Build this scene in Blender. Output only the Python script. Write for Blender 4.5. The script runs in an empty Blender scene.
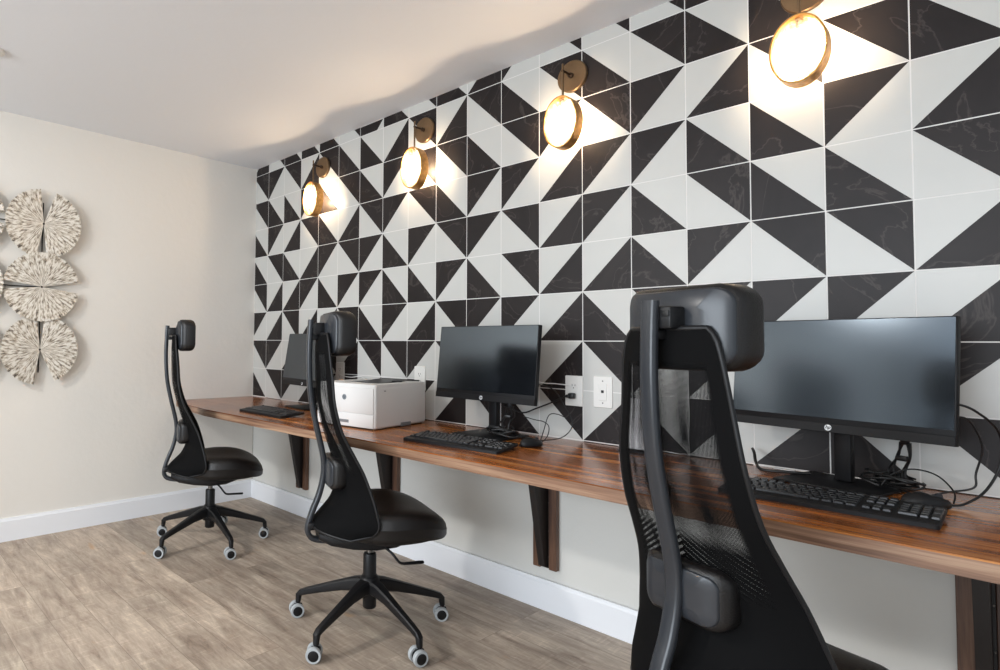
import bpy, bmesh, math, random
from mathutils import Vector, Matrix
random.seed(7)
D = bpy.data
COL = bpy.context.scene.collection
SC = bpy.context.scene
PI = math.pi

# ------------------------------------------------------------------ camera
cam = D.cameras.new('camera'); co = D.objects.new('camera', cam); COL.objects.link(co)
Rm = [[0.658393, 0.752595, 0.010913], [-0.022313, 0.034008, -0.999172], [-0.752344, 0.657605, 0.039183]]
M = Matrix.Identity(4)
for i in range(3):
    M[i][0] = Rm[0][i]; M[i][1] = -Rm[1][i]; M[i][2] = -Rm[2][i]
M.translation = Vector((3.89793, -2.318319, 1.127944))
co.matrix_world = M
cam.sensor_fit = 'HORIZONTAL'; cam.sensor_width = 36
cam.lens = 596.82 * 36 / 1000
cam.shift_x = (500 - 364.46) / 1000
cam.shift_y = -(335 - 321.53) / 1000
cam.clip_start = 0.02
SC.camera = co

# ------------------------------------------------------------------ world and lights
SC.view_settings.view_transform = 'Standard'
SC.view_settings.look = 'None'
SC.view_settings.gamma = 1
SC.view_settings.use_curve_mapping = False
SC.view_settings.exposure = 0.0
w = D.worlds.new('world'); SC.world = w; w.use_nodes = True
bg = w.node_tree.nodes['Background']
bg.inputs[0].default_value = (0.84, 0.93, 1.0, 1); bg.inputs[1].default_value = 0.86

def area(name, loc, rot, sx, sy, power, col):
    l = D.lights.new(name, 'AREA'); l.shape = 'RECTANGLE'; l.size = sx; l.size_y = sy
    l.energy = power; l.color = col
    o = D.objects.new(name, l); COL.objects.link(o); o.location = loc; o.rotation_euler = rot
    return o
# daylight from the windows of the open room behind the camera
area('window_daylight', (2.6, -5.6, 1.5), (math.radians(90), 0, 0), 3.6, 1.6, 165, (0.84, 0.92, 1.0))
# ceiling fixtures of the room behind the camera
area('ceiling_panel_light', (1.25, -3.5, 2.42), (0, 0, 0), 0.25, 0.25, 62, (1.0, 0.97, 0.93))
area('ceiling_panel_light', (4.6, -3.6, 2.42), (0, 0, 0), 1.2, 0.6, 34, (1.0, 0.97, 0.93))

# ------------------------------------------------------------------ materials
def srgb(r, g, b):
    f = lambda c: ((c / 255 + 0.055) / 1.055) ** 2.4 if c > 10 else c / 255 / 12.92
    return (f(r), f(g), f(b), 1)

def mat(name, col, rough=0.5, metal=0.0, spec=0.5, coat=0.0, bump=0.0, bscale=200, nvar=0.0, nscale=8):
    m = D.materials.new(name); m.use_nodes = True
    nt = m.node_tree; b = nt.nodes['Principled BSDF']
    b.inputs['Base Color'].default_value = col
    b.inputs['Roughness'].default_value = rough
    b.inputs['Metallic'].default_value = metal
    b.inputs['Specular IOR Level'].default_value = spec
    b.inputs['Coat Weight'].default_value = coat
    tc = nt.nodes.new('ShaderNodeTexCoord')
    if nvar > 0:
        n = nt.nodes.new('ShaderNodeTexNoise'); n.inputs['Scale'].default_value = nscale; n.inputs['Detail'].default_value = 6
        nt.links.new(tc.outputs['Object'], n.inputs['Vector'])
        r = nt.nodes.new('ShaderNodeMapRange')
        r.inputs[1].default_value = 0.25; r.inputs[2].default_value = 0.75
        r.inputs[3].default_value = 1 - nvar; r.inputs[4].default_value = 1 + nvar
        nt.links.new(n.outputs['Fac'], r.inputs[0])
        mx = nt.nodes.new('ShaderNodeVectorMath'); mx.operation = 'SCALE'
        mx.inputs[0].default_value = col[:3]
        nt.links.new(r.outputs[0], mx.inputs['Scale'])
        nt.links.new(mx.outputs[0], b.inputs['Base Color'])
    if bump > 0:
        n2 = nt.nodes.new('ShaderNodeTexNoise'); n2.inputs['Scale'].default_value = bscale; n2.inputs['Detail'].default_value = 4
        nt.links.new(tc.outputs['Object'], n2.inputs['Vector'])
        bp = nt.nodes.new('ShaderNodeBump'); bp.inputs['Strength'].default_value = bump; bp.inputs['Distance'].default_value = 0.004
        nt.links.new(n2.outputs['Fac'], bp.inputs['Height']); nt.links.new(bp.outputs[0], b.inputs['Normal'])
    return m

def N(nt, t, **k):
    n = nt.nodes.new(t)
    for a, v in k.items(): setattr(n, a, v)
    return n

MAT = {}
MAT['wall'] = mat('painted_wall', srgb(229, 225, 218), 0.85, bump=0.35, bscale=28)
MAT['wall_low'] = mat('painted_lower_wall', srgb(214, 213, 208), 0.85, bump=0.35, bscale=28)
MAT['ceiling'] = mat('painted_ceiling', srgb(234, 236, 240), 0.9, bump=0.3, bscale=22)
MAT['trim'] = mat('white_trim', srgb(236, 238, 242), 0.35)
MAT['grout'] = mat('grout', srgb(222, 220, 217), 0.7)
MAT['tile_white'] = mat('white_tile', srgb(195, 195, 191), 0.36, nvar=0.03, nscale=5)
MAT['screw'] = mat('screw_metal', srgb(120, 118, 115), 0.35, 0.9)
MAT['steel_dark'] = mat('dark_steel', srgb(34, 28, 26), 0.5, 0.0, bump=0.1)
MAT['plastic'] = mat('black_plastic', srgb(19, 19, 21), 0.42, spec=0.32)
MAT['plastic_grey'] = mat('dark_grey_plastic', srgb(42, 45, 50), 0.28, nvar=0.05)
MAT['leather'] = mat('black_leather', srgb(20, 18, 18), 0.38, bump=0.25, bscale=260, spec=0.42)
MAT['screen'] = mat('screen', srgb(12, 13, 16), 0.14, spec=0.5)
MAT['screen'].node_tree.nodes['Principled BSDF'].inputs['IOR'].default_value = 2.05
MAT['screen'].node_tree.nodes['Principled BSDF'].inputs['Specular Tint'].default_value = (0.72, 0.86, 1.0, 1)
MAT['bezel'] = mat('monitor_plastic', srgb(21, 21, 23), 0.48, spec=0.25)
MAT['key'] = mat('key_plastic', srgb(30, 30, 32), 0.3, spec=0.45)
MAT['logo'] = mat('logo_silver', srgb(225, 227, 230), 0.3, 0.2)
MAT['logo_grey'] = mat('logo_grey', srgb(120, 130, 138), 0.4)
MAT['printer'] = mat('printer_white', srgb(225, 224, 222), 0.45)
MAT['printer_grey'] = mat('printer_grey', srgb(120, 122, 124), 0.5)
MAT['tray_dark'] = mat('printer_tray_dark', srgb(50, 50, 53), 0.4)
MAT['plate'] = mat('switch_plate', srgb(226, 225, 221), 0.35)
MAT['bronze'] = mat('aged_bronze', srgb(118, 96, 72), 0.38, 0.75, nvar=0.25, nscale=14)
MAT['ring'] = mat('hammered_bronze', srgb(190, 142, 80), 0.36, 0.7, bump=1.0, bscale=70, nvar=0.35, nscale=60)
MAT['bronze_dark'] = mat('dark_bronze', srgb(66, 50, 38), 0.4, 0.7)
MAT['wheel'] = mat('caster_tread', srgb(168, 172, 174), 0.5)
MAT['cable'] = mat('black_cable', srgb(16, 16, 17), 0.45)
MAT['cable_white'] = mat('white_cable', srgb(225, 225, 222), 0.4)
MAT['card'] = mat('white_card', srgb(236, 234, 236), 0.5)
MAT['paper_tag'] = mat('paper_tag', srgb(215, 215, 215), 0.6)
MAT['art_rod'] = mat('art_rod', srgb(40, 36, 33), 0.5, 0.5)

def marble_black():
    m = D.materials.new('black_tile'); m.use_nodes = True; nt = m.node_tree; b = nt.nodes['Principled BSDF']
    tc = N(nt, 'ShaderNodeTexCoord')
    n = N(nt, 'ShaderNodeTexNoise'); n.inputs['Scale'].default_value = 3.2; n.inputs['Detail'].default_value = 9; n.inputs['Distortion'].default_value = 1.6
    nt.links.new(tc.outputs['Object'], n.inputs['Vector'])
    r = N(nt, 'ShaderNodeValToRGB'); e = r.color_ramp.elements
    e[0].position = 0.30; e[0].color = srgb(30, 25, 25)
    e[1].position = 0.72; e[1].color = srgb(42, 37, 36)
    k = e.new(0.500); k.color = srgb(36, 31, 31)
    k = e.new(0.512); k.color = srgb(64, 58, 56)
    k = e.new(0.524); k.color = srgb(37, 32, 32)
    nt.links.new(n.outputs['Fac'], r.inputs[0]); nt.links.new(r.outputs[0], b.inputs['Base Color'])
    b.inputs['Roughness'].default_value = 0.42; b.inputs['Specular IOR Level'].default_value = 0.22
    return m
MAT['tile_black'] = marble_black()

def wood(name, c1, c2, c3, rough, axis='X', sc=1.0, coat=0.0):
    m = D.materials.new(name); m.use_nodes = True; nt = m.node_tree; b = nt.nodes['Principled BSDF']
    tc = N(nt, 'ShaderNodeTexCoord'); mp = N(nt, 'ShaderNodeMapping')
    s = {'X': (0.35, 7, 14), 'Z': (14, 14, 0.6)}[axis]
    mp.inputs['Scale'].default_value = tuple(v * sc for v in s)
    nt.links.new(tc.outputs['Object'], mp.inputs[0])
    n = N(nt, 'ShaderNodeTexNoise'); n.inputs['Scale'].default_value = 2.2; n.inputs['Detail'].default_value = 8; n.inputs['Distortion'].default_value = 0.5
    nt.links.new(mp.outputs[0], n.inputs['Vector'])
    n2 = N(nt, 'ShaderNodeTexNoise'); n2.inputs['Scale'].default_value = 14; n2.inputs['Detail'].default_value = 5
    nt.links.new(mp.outputs[0], n2.inputs['Vector'])
    ad = N(nt, 'ShaderNodeMath', operation='MULTIPLY_ADD'); ad.inputs[1].default_value = 0.35; 
    nt.links.new(n2.outputs['Fac'], ad.inputs[0]); nt.links.new(n.outputs['Fac'], ad.inputs[2])
    r = N(nt, 'ShaderNodeValToRGB'); e = r.color_ramp.elements
    e[0].position = 0.50; e[0].color = c1; e[1].position = 0.86; e[1].color = c3
    k = e.new(0.68); k.color = c2
    nt.links.new(ad.outputs[0], r.inputs[0]); nt.links.new(r.outputs[0], b.inputs['Base Color'])
    b.inputs['Roughness'].default_value = rough; b.inputs['Coat Weight'].default_value = coat; b.inputs['Coat Roughness'].default_value = 0.12
    return m
MAT['desk'] = wood('walnut_top', srgb(88, 44, 18), srgb(156, 90, 40), srgb(198, 134, 74), 0.20)
MAT['desk_edge'] = wood('walnut_edge', srgb(92, 64, 48), srgb(136, 102, 80), srgb(172, 140, 114), 0.42, sc=1.6)
MAT['cleat'] = wood('walnut_cleat', srgb(66, 44, 34), srgb(104, 74, 56), srgb(132, 100, 78), 0.45, axis='Z')

def floor_mat():
    m = D.materials.new('plank_floor'); m.use_nodes = True; nt = m.node_tree; b = nt.nodes['Principled BSDF']
    tc = N(nt, 'ShaderNodeTexCoord')
    br = N(nt, 'ShaderNodeTexBrick'); br.offset = 0.37; br.offset_frequency = 2
    br.inputs['Scale'].default_value = 1.0; br.inputs['Brick Width'].default_value = 1.22; br.inputs['Row Height'].default_value = 0.15
    br.inputs['Mortar Size'].default_value = 0.0012; br.inputs['Mortar Smooth'].default_value = 0.4; br.inputs['Bias'].default_value = 0
    br.inputs['Color1'].default_value = (0, 0, 0, 1); br.inputs['Color2'].default_value = (1, 1, 1, 1); br.inputs['Mortar'].default_value = (0.5, 0.5, 0.5, 1)
    nt.links.new(tc.outputs['Object'], br.inputs['Vector'])
    # offset the grain of each plank by its random colour
    sp = N(nt, 'ShaderNodeVectorMath', operation='MULTIPLY_ADD')
    sp.inputs[1].default_value = (7.3, 3.1, 11.7)
    nt.links.new(br.outputs['Color'], sp.inputs[0]); nt.links.new(tc.outputs['Object'], sp.inputs[2])
    mp = N(nt, 'ShaderNodeMapping'); mp.inputs['Scale'].default_value = (1.5, 8, 1)
    nt.links.new(sp.outputs[0], mp.inputs[0])
    n = N(nt, 'ShaderNodeTexNoise'); n.inputs['Scale'].default_value = 2.6; n.inputs['Detail'].default_value = 12; n.inputs['Roughness'].default_value = 0.74; n.inputs['Distortion'].default_value = 0.35
    nt.links.new(mp.outputs[0], n.inputs['Vector'])
    r = N(nt, 'ShaderNodeValToRGB'); e = r.color_ramp.elements
    e[0].position = 0.30; e[0].color = srgb(116, 99, 86)
    e[1].position = 0.70; e[1].color = srgb(206, 192, 172)
    k = e.new(0.42); k.color = srgb(152, 136, 121)
    k = e.new(0.56); k.color = srgb(176, 161, 145)
    nt.links.new(n.outputs['Fac'], r.inputs[0])
    # plank tone
    tone = N(nt, 'ShaderNodeMapRange'); tone.inputs[3].default_value = 0.84; tone.inputs[4].default_value = 1.16
    nt.links.new(br.outputs['Color'], tone.inputs[0])
    # blotches
    n3 = N(nt, 'ShaderNodeTexNoise'); n3.inputs['Scale'].default_value = 3.5; n3.inputs['Detail'].default_value = 5
    nt.links.new(tc.outputs['Object'], n3.inputs['Vector'])
    t3 = N(nt, 'ShaderNodeMapRange'); t3.inputs[1].default_value = 0.3; t3.inputs[2].default_value = 0.7; t3.inputs[3].default_value = 0.86; t3.inputs[4].default_value = 1.12
    nt.links.new(n3.outputs['Fac'], t3.inputs[0])
    mm = N(nt, 'ShaderNodeMath', operation='MULTIPLY'); nt.links.new(tone.outputs[0], mm.inputs[0]); nt.links.new(t3.outputs[0], mm.inputs[1])
    # saw marks across the grain
    mp2 = N(nt, 'ShaderNodeMapping'); mp2.inputs['Scale'].default_value = (60, 7, 1); nt.links.new(sp.outputs[0], mp2.inputs[0])
    n4 = N(nt, 'ShaderNodeTexNoise'); n4.inputs['Scale'].default_value = 1.6; n4.inputs['Detail'].default_value = 3; nt.links.new(mp2.outputs[0], n4.inputs['Vector'])
    t4 = N(nt, 'ShaderNodeMapRange'); t4.inputs[1].default_value = 0.56; t4.inputs[2].default_value = 0.72; t4.inputs[3].default_value = 1.0; t4.inputs[4].default_value = 1.22
    nt.links.new(n4.outputs['Fac'], t4.inputs[0])
    mm2 = N(nt, 'ShaderNodeMath', operation='MULTIPLY'); nt.links.new(mm.outputs[0], mm2.inputs[0]); nt.links.new(t4.outputs[0], mm2.inputs[1])
    sc = N(nt, 'ShaderNodeVectorMath', operation='SCALE'); nt.links.new(r.outputs[0], sc.inputs[0]); nt.links.new(mm2.outputs[0], sc.inputs['Scale'])
    # rare ochre knots
    n5 = N(nt, 'ShaderNodeTexNoise'); n5.inputs['Scale'].default_value = 5.5; n5.inputs['Detail'].default_value = 2
    mp5 = N(nt, 'ShaderNodeMapping'); mp5.inputs['Scale'].default_value = (0.6, 1.6, 1); mp5.inputs['Location'].default_value = (3.7, 1.2, 0)
    nt.links.new(tc.outputs['Object'], mp5.inputs[0]); nt.links.new(mp5.outputs[0], n5.inputs['Vector'])
    t5 = N(nt, 'ShaderNodeMapRange'); t5.inputs[1].default_value = 0.70; t5.inputs[2].default_value = 0.78; t5.inputs[4].default_value = 0.6
    nt.links.new(n5.outputs['Fac'], t5.inputs[0])
    mx = N(nt, 'ShaderNodeMixRGB'); mx.inputs[2].default_value = srgb(186, 140, 88)
    nt.links.new(t5.outputs[0], mx.inputs[0]); nt.links.new(sc.outputs[0], mx.inputs[1])
    # joints
    mx2 = N(nt, 'ShaderNodeMixRGB'); mx2.inputs[2].default_value = srgb(84, 70, 60)
    jm = N(nt, 'ShaderNodeMath', operation='MULTIPLY'); jm.inputs[1].default_value = 0.55
    nt.links.new(br.outputs['Fac'], jm.inputs[0]); nt.links.new(jm.outputs[0], mx2.inputs[0]); nt.links.new(mx.outputs[0], mx2.inputs[1])
    nt.links.new(mx2.outputs[0], b.inputs['Base Color'])
    b.inputs['Roughness'].default_value = 0.5
    bp = N(nt, 'ShaderNodeBump'); bp.inputs['Strength'].default_value = 0.25; bp.inputs['Distance'].default_value = 0.002
    nt.links.new(n.outputs['Fac'], bp.inputs['Height']); nt.links.new(bp.outputs[0], b.inputs['Normal'])
    return m
MAT['floor'] = floor_mat()

def mesh_fabric():
    # woven net: small holes on a UV grid, open in the upper field, closed at the borders and low down
    m = D.materials.new('chair_net'); m.use_nodes = True; nt = m.node_tree; b = nt.nodes['Principled BSDF']
    b.inputs['Base Color'].default_value = srgb(9, 9, 10); b.inputs['Roughness'].default_value = 0.8; b.inputs['Specular IOR Level'].default_value = 0.1
    uv = N(nt, 'ShaderNodeUVMap'); uv.uv_map = 'UVMap'
    sep = N(nt, 'ShaderNodeSeparateXYZ'); nt.links.new(uv.outputs[0], sep.inputs[0])
    def wave(out, period, ph=0.0):
        a = N(nt, 'ShaderNodeMath', operation='MULTIPLY_ADD'); a.inputs[1].default_value = 2 * PI / period; a.inputs[2].default_value = ph
        nt.links.new(out, a.inputs[0]); s = N(nt, 'ShaderNodeMath', operation='SINE'); nt.links.new(a.outputs[0], s.inputs[0]); return s
    sm = N(nt, 'ShaderNodeMath', operation='ADD'); df = N(nt, 'ShaderNodeMath', operation='SUBTRACT')
    nt.links.new(sep.outputs[0], sm.inputs[0]); nt.links.new(sep.outputs[1], sm.inputs[1])
    nt.links.new(sep.outputs[0], df.inputs[0]); nt.links.new(sep.outputs[1], df.inputs[1])
    wa = wave(sm.outputs[0], 0.0046); wb = wave(df.outputs[0], 0.0046)
    mul = N(nt, 'ShaderNodeMath', operation='MULTIPLY'); nt.links.new(wa.outputs[0], mul.inputs[0]); nt.links.new(wb.outputs[0], mul.inputs[1])
    hole = N(nt, 'ShaderNodeMath', operation='GREATER_THAN'); hole.inputs[1].default_value = 0.03
    nt.links.new(mul.outputs[0], hole.inputs[0])
    # openness mask from second uv map: u2 = |x|/half width, v2 = world height
    uv2 = N(nt, 'ShaderNodeUVMap'); uv2.uv_map = 'MaskMap'
    s2 = N(nt, 'ShaderNodeSeparateXYZ'); nt.links.new(uv2.outputs[0], s2.inputs[0])
    e1 = N(nt, 'ShaderNodeMapRange'); e1.inputs[1].default_value = 0.74; e1.inputs[2].default_value = 0.80; e1.inputs[3].default_value = 1; e1.inputs[4].default_value = 0
    nt.links.new(s2.outputs[0], e1.inputs[0])
    e2 = N(nt, 'ShaderNodeMapRange'); e2.inputs[1].default_value = 0.635; e2.inputs[2].default_value = 0.67; e2.inputs[3].default_value = 0.0; e2.inputs[4].default_value = 1
    nt.links.new(s2.outputs[1], e2.inputs[0])
    sx2 = N(nt, 'ShaderNodeMath', operation='MULTIPLY_ADD'); sx2.inputs[1].default_value = 0.12; nt.links.new(s2.outputs[0], sx2.inputs[0]); nt.links.new(s2.outputs[1], sx2.inputs[2])
    sw = wave(sx2.outputs[0], 0.0135)
    sg = N(nt, 'ShaderNodeMapRange'); sg.inputs[1].default_value = -0.3; sg.inputs[2].default_value = 0.3; nt.links.new(sw.outputs[0], sg.inputs[0])
    lo = N(nt, 'ShaderNodeMapRange'); lo.inputs[1].default_value = 0.73; lo.inputs[2].default_value = 0.76; nt.links.new(s2.outputs[1], lo.inputs[0])
    smx = N(nt, 'ShaderNodeMath', operation='MAXIMUM'); nt.links.new(sg.outputs[0], smx.inputs[0]); nt.links.new(lo.outputs[0], smx.inputs[1])
    e3 = N(nt, 'ShaderNodeMapRange'); e3.inputs[1].default_value = 1.085; e3.inputs[2].default_value = 1.10; e3.inputs[3].default_value = 1; e3.inputs[4].default_value = 0
    nt.links.new(s2.outputs[1], e3.inputs[0])
    p = hole
    for q in (e1, e2, e3, smx):
        k = N(nt, 'ShaderNodeMath', operation='MULTIPLY'); nt.links.new(p.outputs[0], k.inputs[0]); nt.links.new(q.outputs[0], k.inputs[1]); p = k
    k = N(nt, 'ShaderNodeMath', operation='MULTIPLY'); nt.links.new(p.outputs[0], k.inputs[0]); k.inputs[1].default_value = 0.92
    tr = N(nt, 'ShaderNodeBsdfTransparent'); mx = N(nt, 'ShaderNodeMixShader')
    nt.links.new(k.outputs[0], mx.inputs[0]); nt.links.new(b.outputs[0], mx.inputs[1]); nt.links.new(tr.outputs[0], mx.inputs[2])
    nt.links.new(mx.outputs[0], nt.nodes['Material Output'].inputs['Surface'])
    return m
MAT['net'] = mesh_fabric()

def crystal():
    m = D.materials.new('ribbed_crystal'); m.use_nodes = True; nt = m.node_tree
    nt.nodes.remove(nt.nodes['Principled BSDF'])
    tr = N(nt, 'ShaderNodeBsdfTransparent'); tl = N(nt, 'ShaderNodeBsdfTranslucent'); gl = N(nt, 'ShaderNodeBsdfGlossy')
    tl.inputs[0].default_value = (1, 0.93, 0.82, 1); gl.inputs['Roughness'].default_value = 0.08
    tr.inputs[0].default_value = (1, 0.97, 0.93, 1)
    tc = N(nt, 'ShaderNodeTexCoord'); n = N(nt, 'ShaderNodeTexNoise'); n.inputs['Scale'].default_value = 45; n.inputs['Detail'].default_value = 2; n.inputs['Distortion'].default_value = 1.5
    nt.links.new(tc.outputs['Object'], n.inputs['Vector'])
    bp = N(nt, 'ShaderNodeBump'); bp.inputs['Strength'].default_value = 0.7; bp.inputs['Distance'].default_value = 0.01
    nt.links.new(n.outputs['Fac'], bp.inputs['Height']); nt.links.new(bp.outputs[0], gl.inputs['Normal']); nt.links.new(bp.outputs[0], tl.inputs['Normal'])
    r = N(nt, 'ShaderNodeMapRange'); r.inputs[1].default_value = 0.42; r.inputs[2].default_value = 0.58; r.inputs[3].default_value = 0.10; r.inputs[4].default_value = 0.34
    nt.links.new(n.outputs['Fac'], r.inputs[0])
    m1 = N(nt, 'ShaderNodeMixShader'); nt.links.new(r.outputs[0], m1.inputs[0]); nt.links.new(tr.outputs[0], m1.inputs[1]); nt.links.new(tl.outputs[0], m1.inputs[2])
    m2 = N(nt, 'ShaderNodeMixShader'); m2.inputs[0].default_value = 0.08; nt.links.new(m1.outputs[0], m2.inputs[1]); nt.links.new(gl.outputs[0], m2.inputs[2])
    nt.links.new(m2.outputs[0], nt.nodes['Material Output'].inputs['Surface'])
    return m
MAT['crystal'] = crystal()

def bulb_mat():
    m = D.materials.new('lit_bulb'); m.use_nodes = True; nt = m.node_tree
    nt.nodes.remove(nt.nodes['Principled BSDF'])
    e = N(nt, 'ShaderNodeEmission'); e.inputs[0].default_value = (1.0, 0.79, 0.55, 1); e.inputs[1].default_value = 1900
    nt.links.new(e.outputs[0], nt.nodes['Material Output'].inputs['Surface'])
    return m
MAT['bulb'] = bulb_mat()

def art_mat():
    m = D.materials.new('brushed_silver_leaf'); m.use_nodes = True; nt = m.node_tree; b = nt.nodes['Principled BSDF']
    tc = N(nt, 'ShaderNodeTexCoord'); s = N(nt, 'ShaderNodeSeparateXYZ'); nt.links.new(tc.outputs['Object'], s.inputs[0])
    at = N(nt, 'ShaderNodeMath', operation='ARCTAN2'); nt.links.new(s.outputs[2], at.inputs[0]); nt.links.new(s.outputs[1], at.inputs[1])
    ln = N(nt, 'ShaderNodeVectorMath', operation='LENGTH'); nt.links.new(tc.outputs['Object'], ln.inputs[0])
    c = N(nt, 'ShaderNodeCombineXYZ')
    a1 = N(nt, 'ShaderNodeMath', operation='MULTIPLY'); a1.inputs[1].default_value = 11; nt.links.new(at.outputs[0], a1.inputs[0])
    a2 = N(nt, 'ShaderNodeMath', operation='MULTIPLY'); a2.inputs[1].default_value = 22; nt.links.new(ln.outputs['Value'], a2.inputs[0])
    nt.links.new(a1.outputs[0], c.inputs[0]); nt.links.new(a2.outputs[0], c.inputs[1])
    n = N(nt, 'ShaderNodeTexNoise'); n.inputs['Scale'].default_value = 1.3; n.inputs['Detail'].default_value = 5; n.inputs['Roughness'].default_value = 0.6
    nt.links.new(c.outputs[0], n.inputs['Vector'])
    r = N(nt, 'ShaderNodeValToRGB'); e = r.color_ramp.elements
    e[0].position = 0.34; e[0].color = srgb(84, 76, 70); e[1].position = 0.56; e[1].color = srgb(236, 231, 222)
    k = e.new(0.45); k.color = srgb(186, 174, 156)
    nt.links.new(n.outputs['Fac'], r.inputs[0]); nt.links.new(r.outputs[0], b.inputs['Base Color'])
    b.inputs['Roughness'].default_value = 0.45; b.inputs['Metallic'].default_value = 0.2
    return m
MAT['art'] = art_mat()

# ------------------------------------------------------------------ helpers
def obj(name, bm, m, parent=None, smooth=True, ang=35):
    me = D.meshes.new(name)
    bmesh.ops.recalc_face_normals(bm, faces=bm.faces[:])
    bm.to_mesh(me); bm.free()
    for q in (m if isinstance(m, (list, tuple)) else [m]): me.materials.append(q)
    if smooth:
        me.shade_smooth(); me.set_sharp_from_angle(angle=math.radians(ang))
    o = D.objects.new(name, me); COL.objects.link(o)
    if parent: o.parent = parent
    return o

def thing(name, label, cat, loc=(0, 0, 0), rz=0, group=None):
    o = D.objects.new(name, None); COL.objects.link(o); o.empty_display_size = 0.1
    o.location = loc; o.rotation_euler = (0, 0, rz)
    tag(o, label, cat, group); return o

def tag(o, label, cat, group=None):
    o['label'] = label; o['category'] = cat
    if group: o['group'] = group
    return o

def struct(name, bm, m, smooth=False):
    o = obj(name, bm, m, None, smooth); o['kind'] = 'structure'; return o

def rbox(bm, c, s, bev=0.0, seg=2, mx=None):
    g = bmesh.ops.create_cube(bm, size=1)
    vs = g['verts']
    for v in vs: v.co = Vector((v.co.x * s[0], v.co.y * s[1], v.co.z * s[2]))
    if bev > 0:
        es = list({e for v in vs for e in v.link_edges})
        r = bmesh.ops.bevel(bm, geom=es, offset=bev, segments=seg, affect='EDGES', profile=0.5)
        vs = list({v for f in r['faces'] for v in f.verts} | {v for v in vs if v.is_valid})
    for v in vs:
        p = v.co + Vector((0, 0, 0))
        v.co = Vector(c) + (mx @ p if mx else p)
    return vs

def smooth_pts(P, n):
    """Catmull-Rom through P, n samples per span"""
    P = [Vector(p) for p in P]; out = []
    for i in range(len(P) - 1):
        p0 = P[max(i - 1, 0)]; p1 = P[i]; p2 = P[i + 1]; p3 = P[min(i + 2, len(P) - 1)]
        for k in range(n):
            t = k / n
            out.append(0.5 * ((2 * p1) + (-p0 + p2) * t + (2 * p0 - 5 * p1 + 4 * p2 - p3) * t * t + (-p0 + 3 * p1 - 3 * p2 + p3) * t ** 3))
    out.append(P[-1]); return out

def loft(bm, rings, cap0=True, cap1=True, closed=True):
    R = [[bm.verts.new(p) for p in r] for r in rings]
    n = len(R[0])
    for a, b in zip(R, R[1:]):
        for i in range(n if closed else n - 1):
            j = (i + 1) % n
            bm.faces.new((a[i], a[j], b[j], b[i]))
    if cap0: bm.faces.new(R[0][::-1])
    if cap1: bm.faces.new(R[-1])
    return R

def tube(bm, pts, r, seg=10, sect=None, up=(1, 0, 0)):
    """round tube, or a section swept with a fixed side vector"""
    pts = [Vector(p) for p in pts]; rings = []
    rr = r if callable(r) else (lambda t: r)
    prev = None
    for i, p in enumerate(pts):
        t = (pts[min(i + 1, len(pts) - 1)] - pts[max(i - 1, 0)]).normalized()
        if sect:
            s = (Vector(up) - t * t.dot(Vector(up))).normalized()
        else:
            if prev is None:
                s = t.orthogonal().normalized()
            else:
                s = (prev - t * t.dot(prev)).normalized()
            prev = s
        b = t.cross(s)
        k = rr(i / (len(pts) - 1))
        if sect: rings.append([p + s * (x * k) + b * (y * k) for x, y in sect])
        else: rings.append([p + (s * math.cos(2 * PI * j / seg) + b * math.sin(2 * PI * j / seg)) * k for j in range(seg)])
    loft(bm, rings)

def lathe(bm, prof, seg=24, mx=None, c=(0, 0, 0)):
    """prof: (r, z) from one end to the other, around z"""
    rings = []
    for r, z in prof:
        ring = []
        for j in range(seg):
            v = Vector((max(r, 1e-4) * math.cos(2 * PI * j / seg), max(r, 1e-4) * math.sin(2 * PI * j / seg), z))
            ring.append(Vector(c) + (mx @ v if mx else v))
        rings.append(ring)
    loft(bm, rings)

def rrect(w, h, r, n=5):
    """rounded rectangle outline centred on 0"""
    out = []
    for cx, cy, a0 in ((w / 2 - r, h / 2 - r, 0), (-w / 2 + r, h / 2 - r, 90), (-w / 2 + r, -h / 2 + r, 180), (w / 2 - r, -h / 2 + r, 270)):
        for k in range(n + 1):
            a = math.radians(a0 + 90 * k / n); out.append((cx + r * math.cos(a), cy + r * math.sin(a)))
    return out

def frame(bm, outer, inner, y0, y1):
    """ring between two outlines in the xz plane, extruded in y"""
    A = [[bm.verts.new((x, y, z)) for x, z in o] for o, y in ((outer, y0), (inner, y0), (inner, y1), (outer, y1))]
    n = len(outer)
    for a, b in ((0, 1), (1, 2), (2, 3), (3, 0)):
        for i in range(n):
            j = (i + 1) % n; bm.faces.new((A[a][i], A[a][j], A[b][j], A[b][i]))

RXM = Matrix.Rotation(-PI / 2, 3, 'X')     # z axis -> +y
RXP = Matrix.Rotation(PI / 2, 3, 'X')      # z axis -> -y
RY = Matrix.Rotation(PI / 2, 3, 'Y')       # z axis -> +x

def text_mesh(name, body, size, depth, m, parent, loc, rot, shear=0.0, bold=0.0):
    cu = D.curves.new(name, 'FONT'); cu.body = body; cu.size = size; cu.extrude = depth; cu.align_x = 'CENTER'; cu.align_y = 'CENTER'; cu.shear = shear; cu.offset = bold
    t = D.objects.new(name, cu); COL.objects.link(t)
    dg = bpy.context.evaluated_depsgraph_get(); me = D.meshes.new_from_object(t.evaluated_get(dg))
    D.objects.remove(t)
    o = D.objects.new(name, me); COL.objects.link(o); o.parent = parent; o.location = loc; o.rotation_euler = rot
    me.materials.clear(); me.materials.append(m)
    return o

def copy_tree(o, parent=None):
    c = o.copy(); COL.objects.link(c); c.parent = parent
    for ch in list(o.children): copy_tree(ch, c)
    return c

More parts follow.
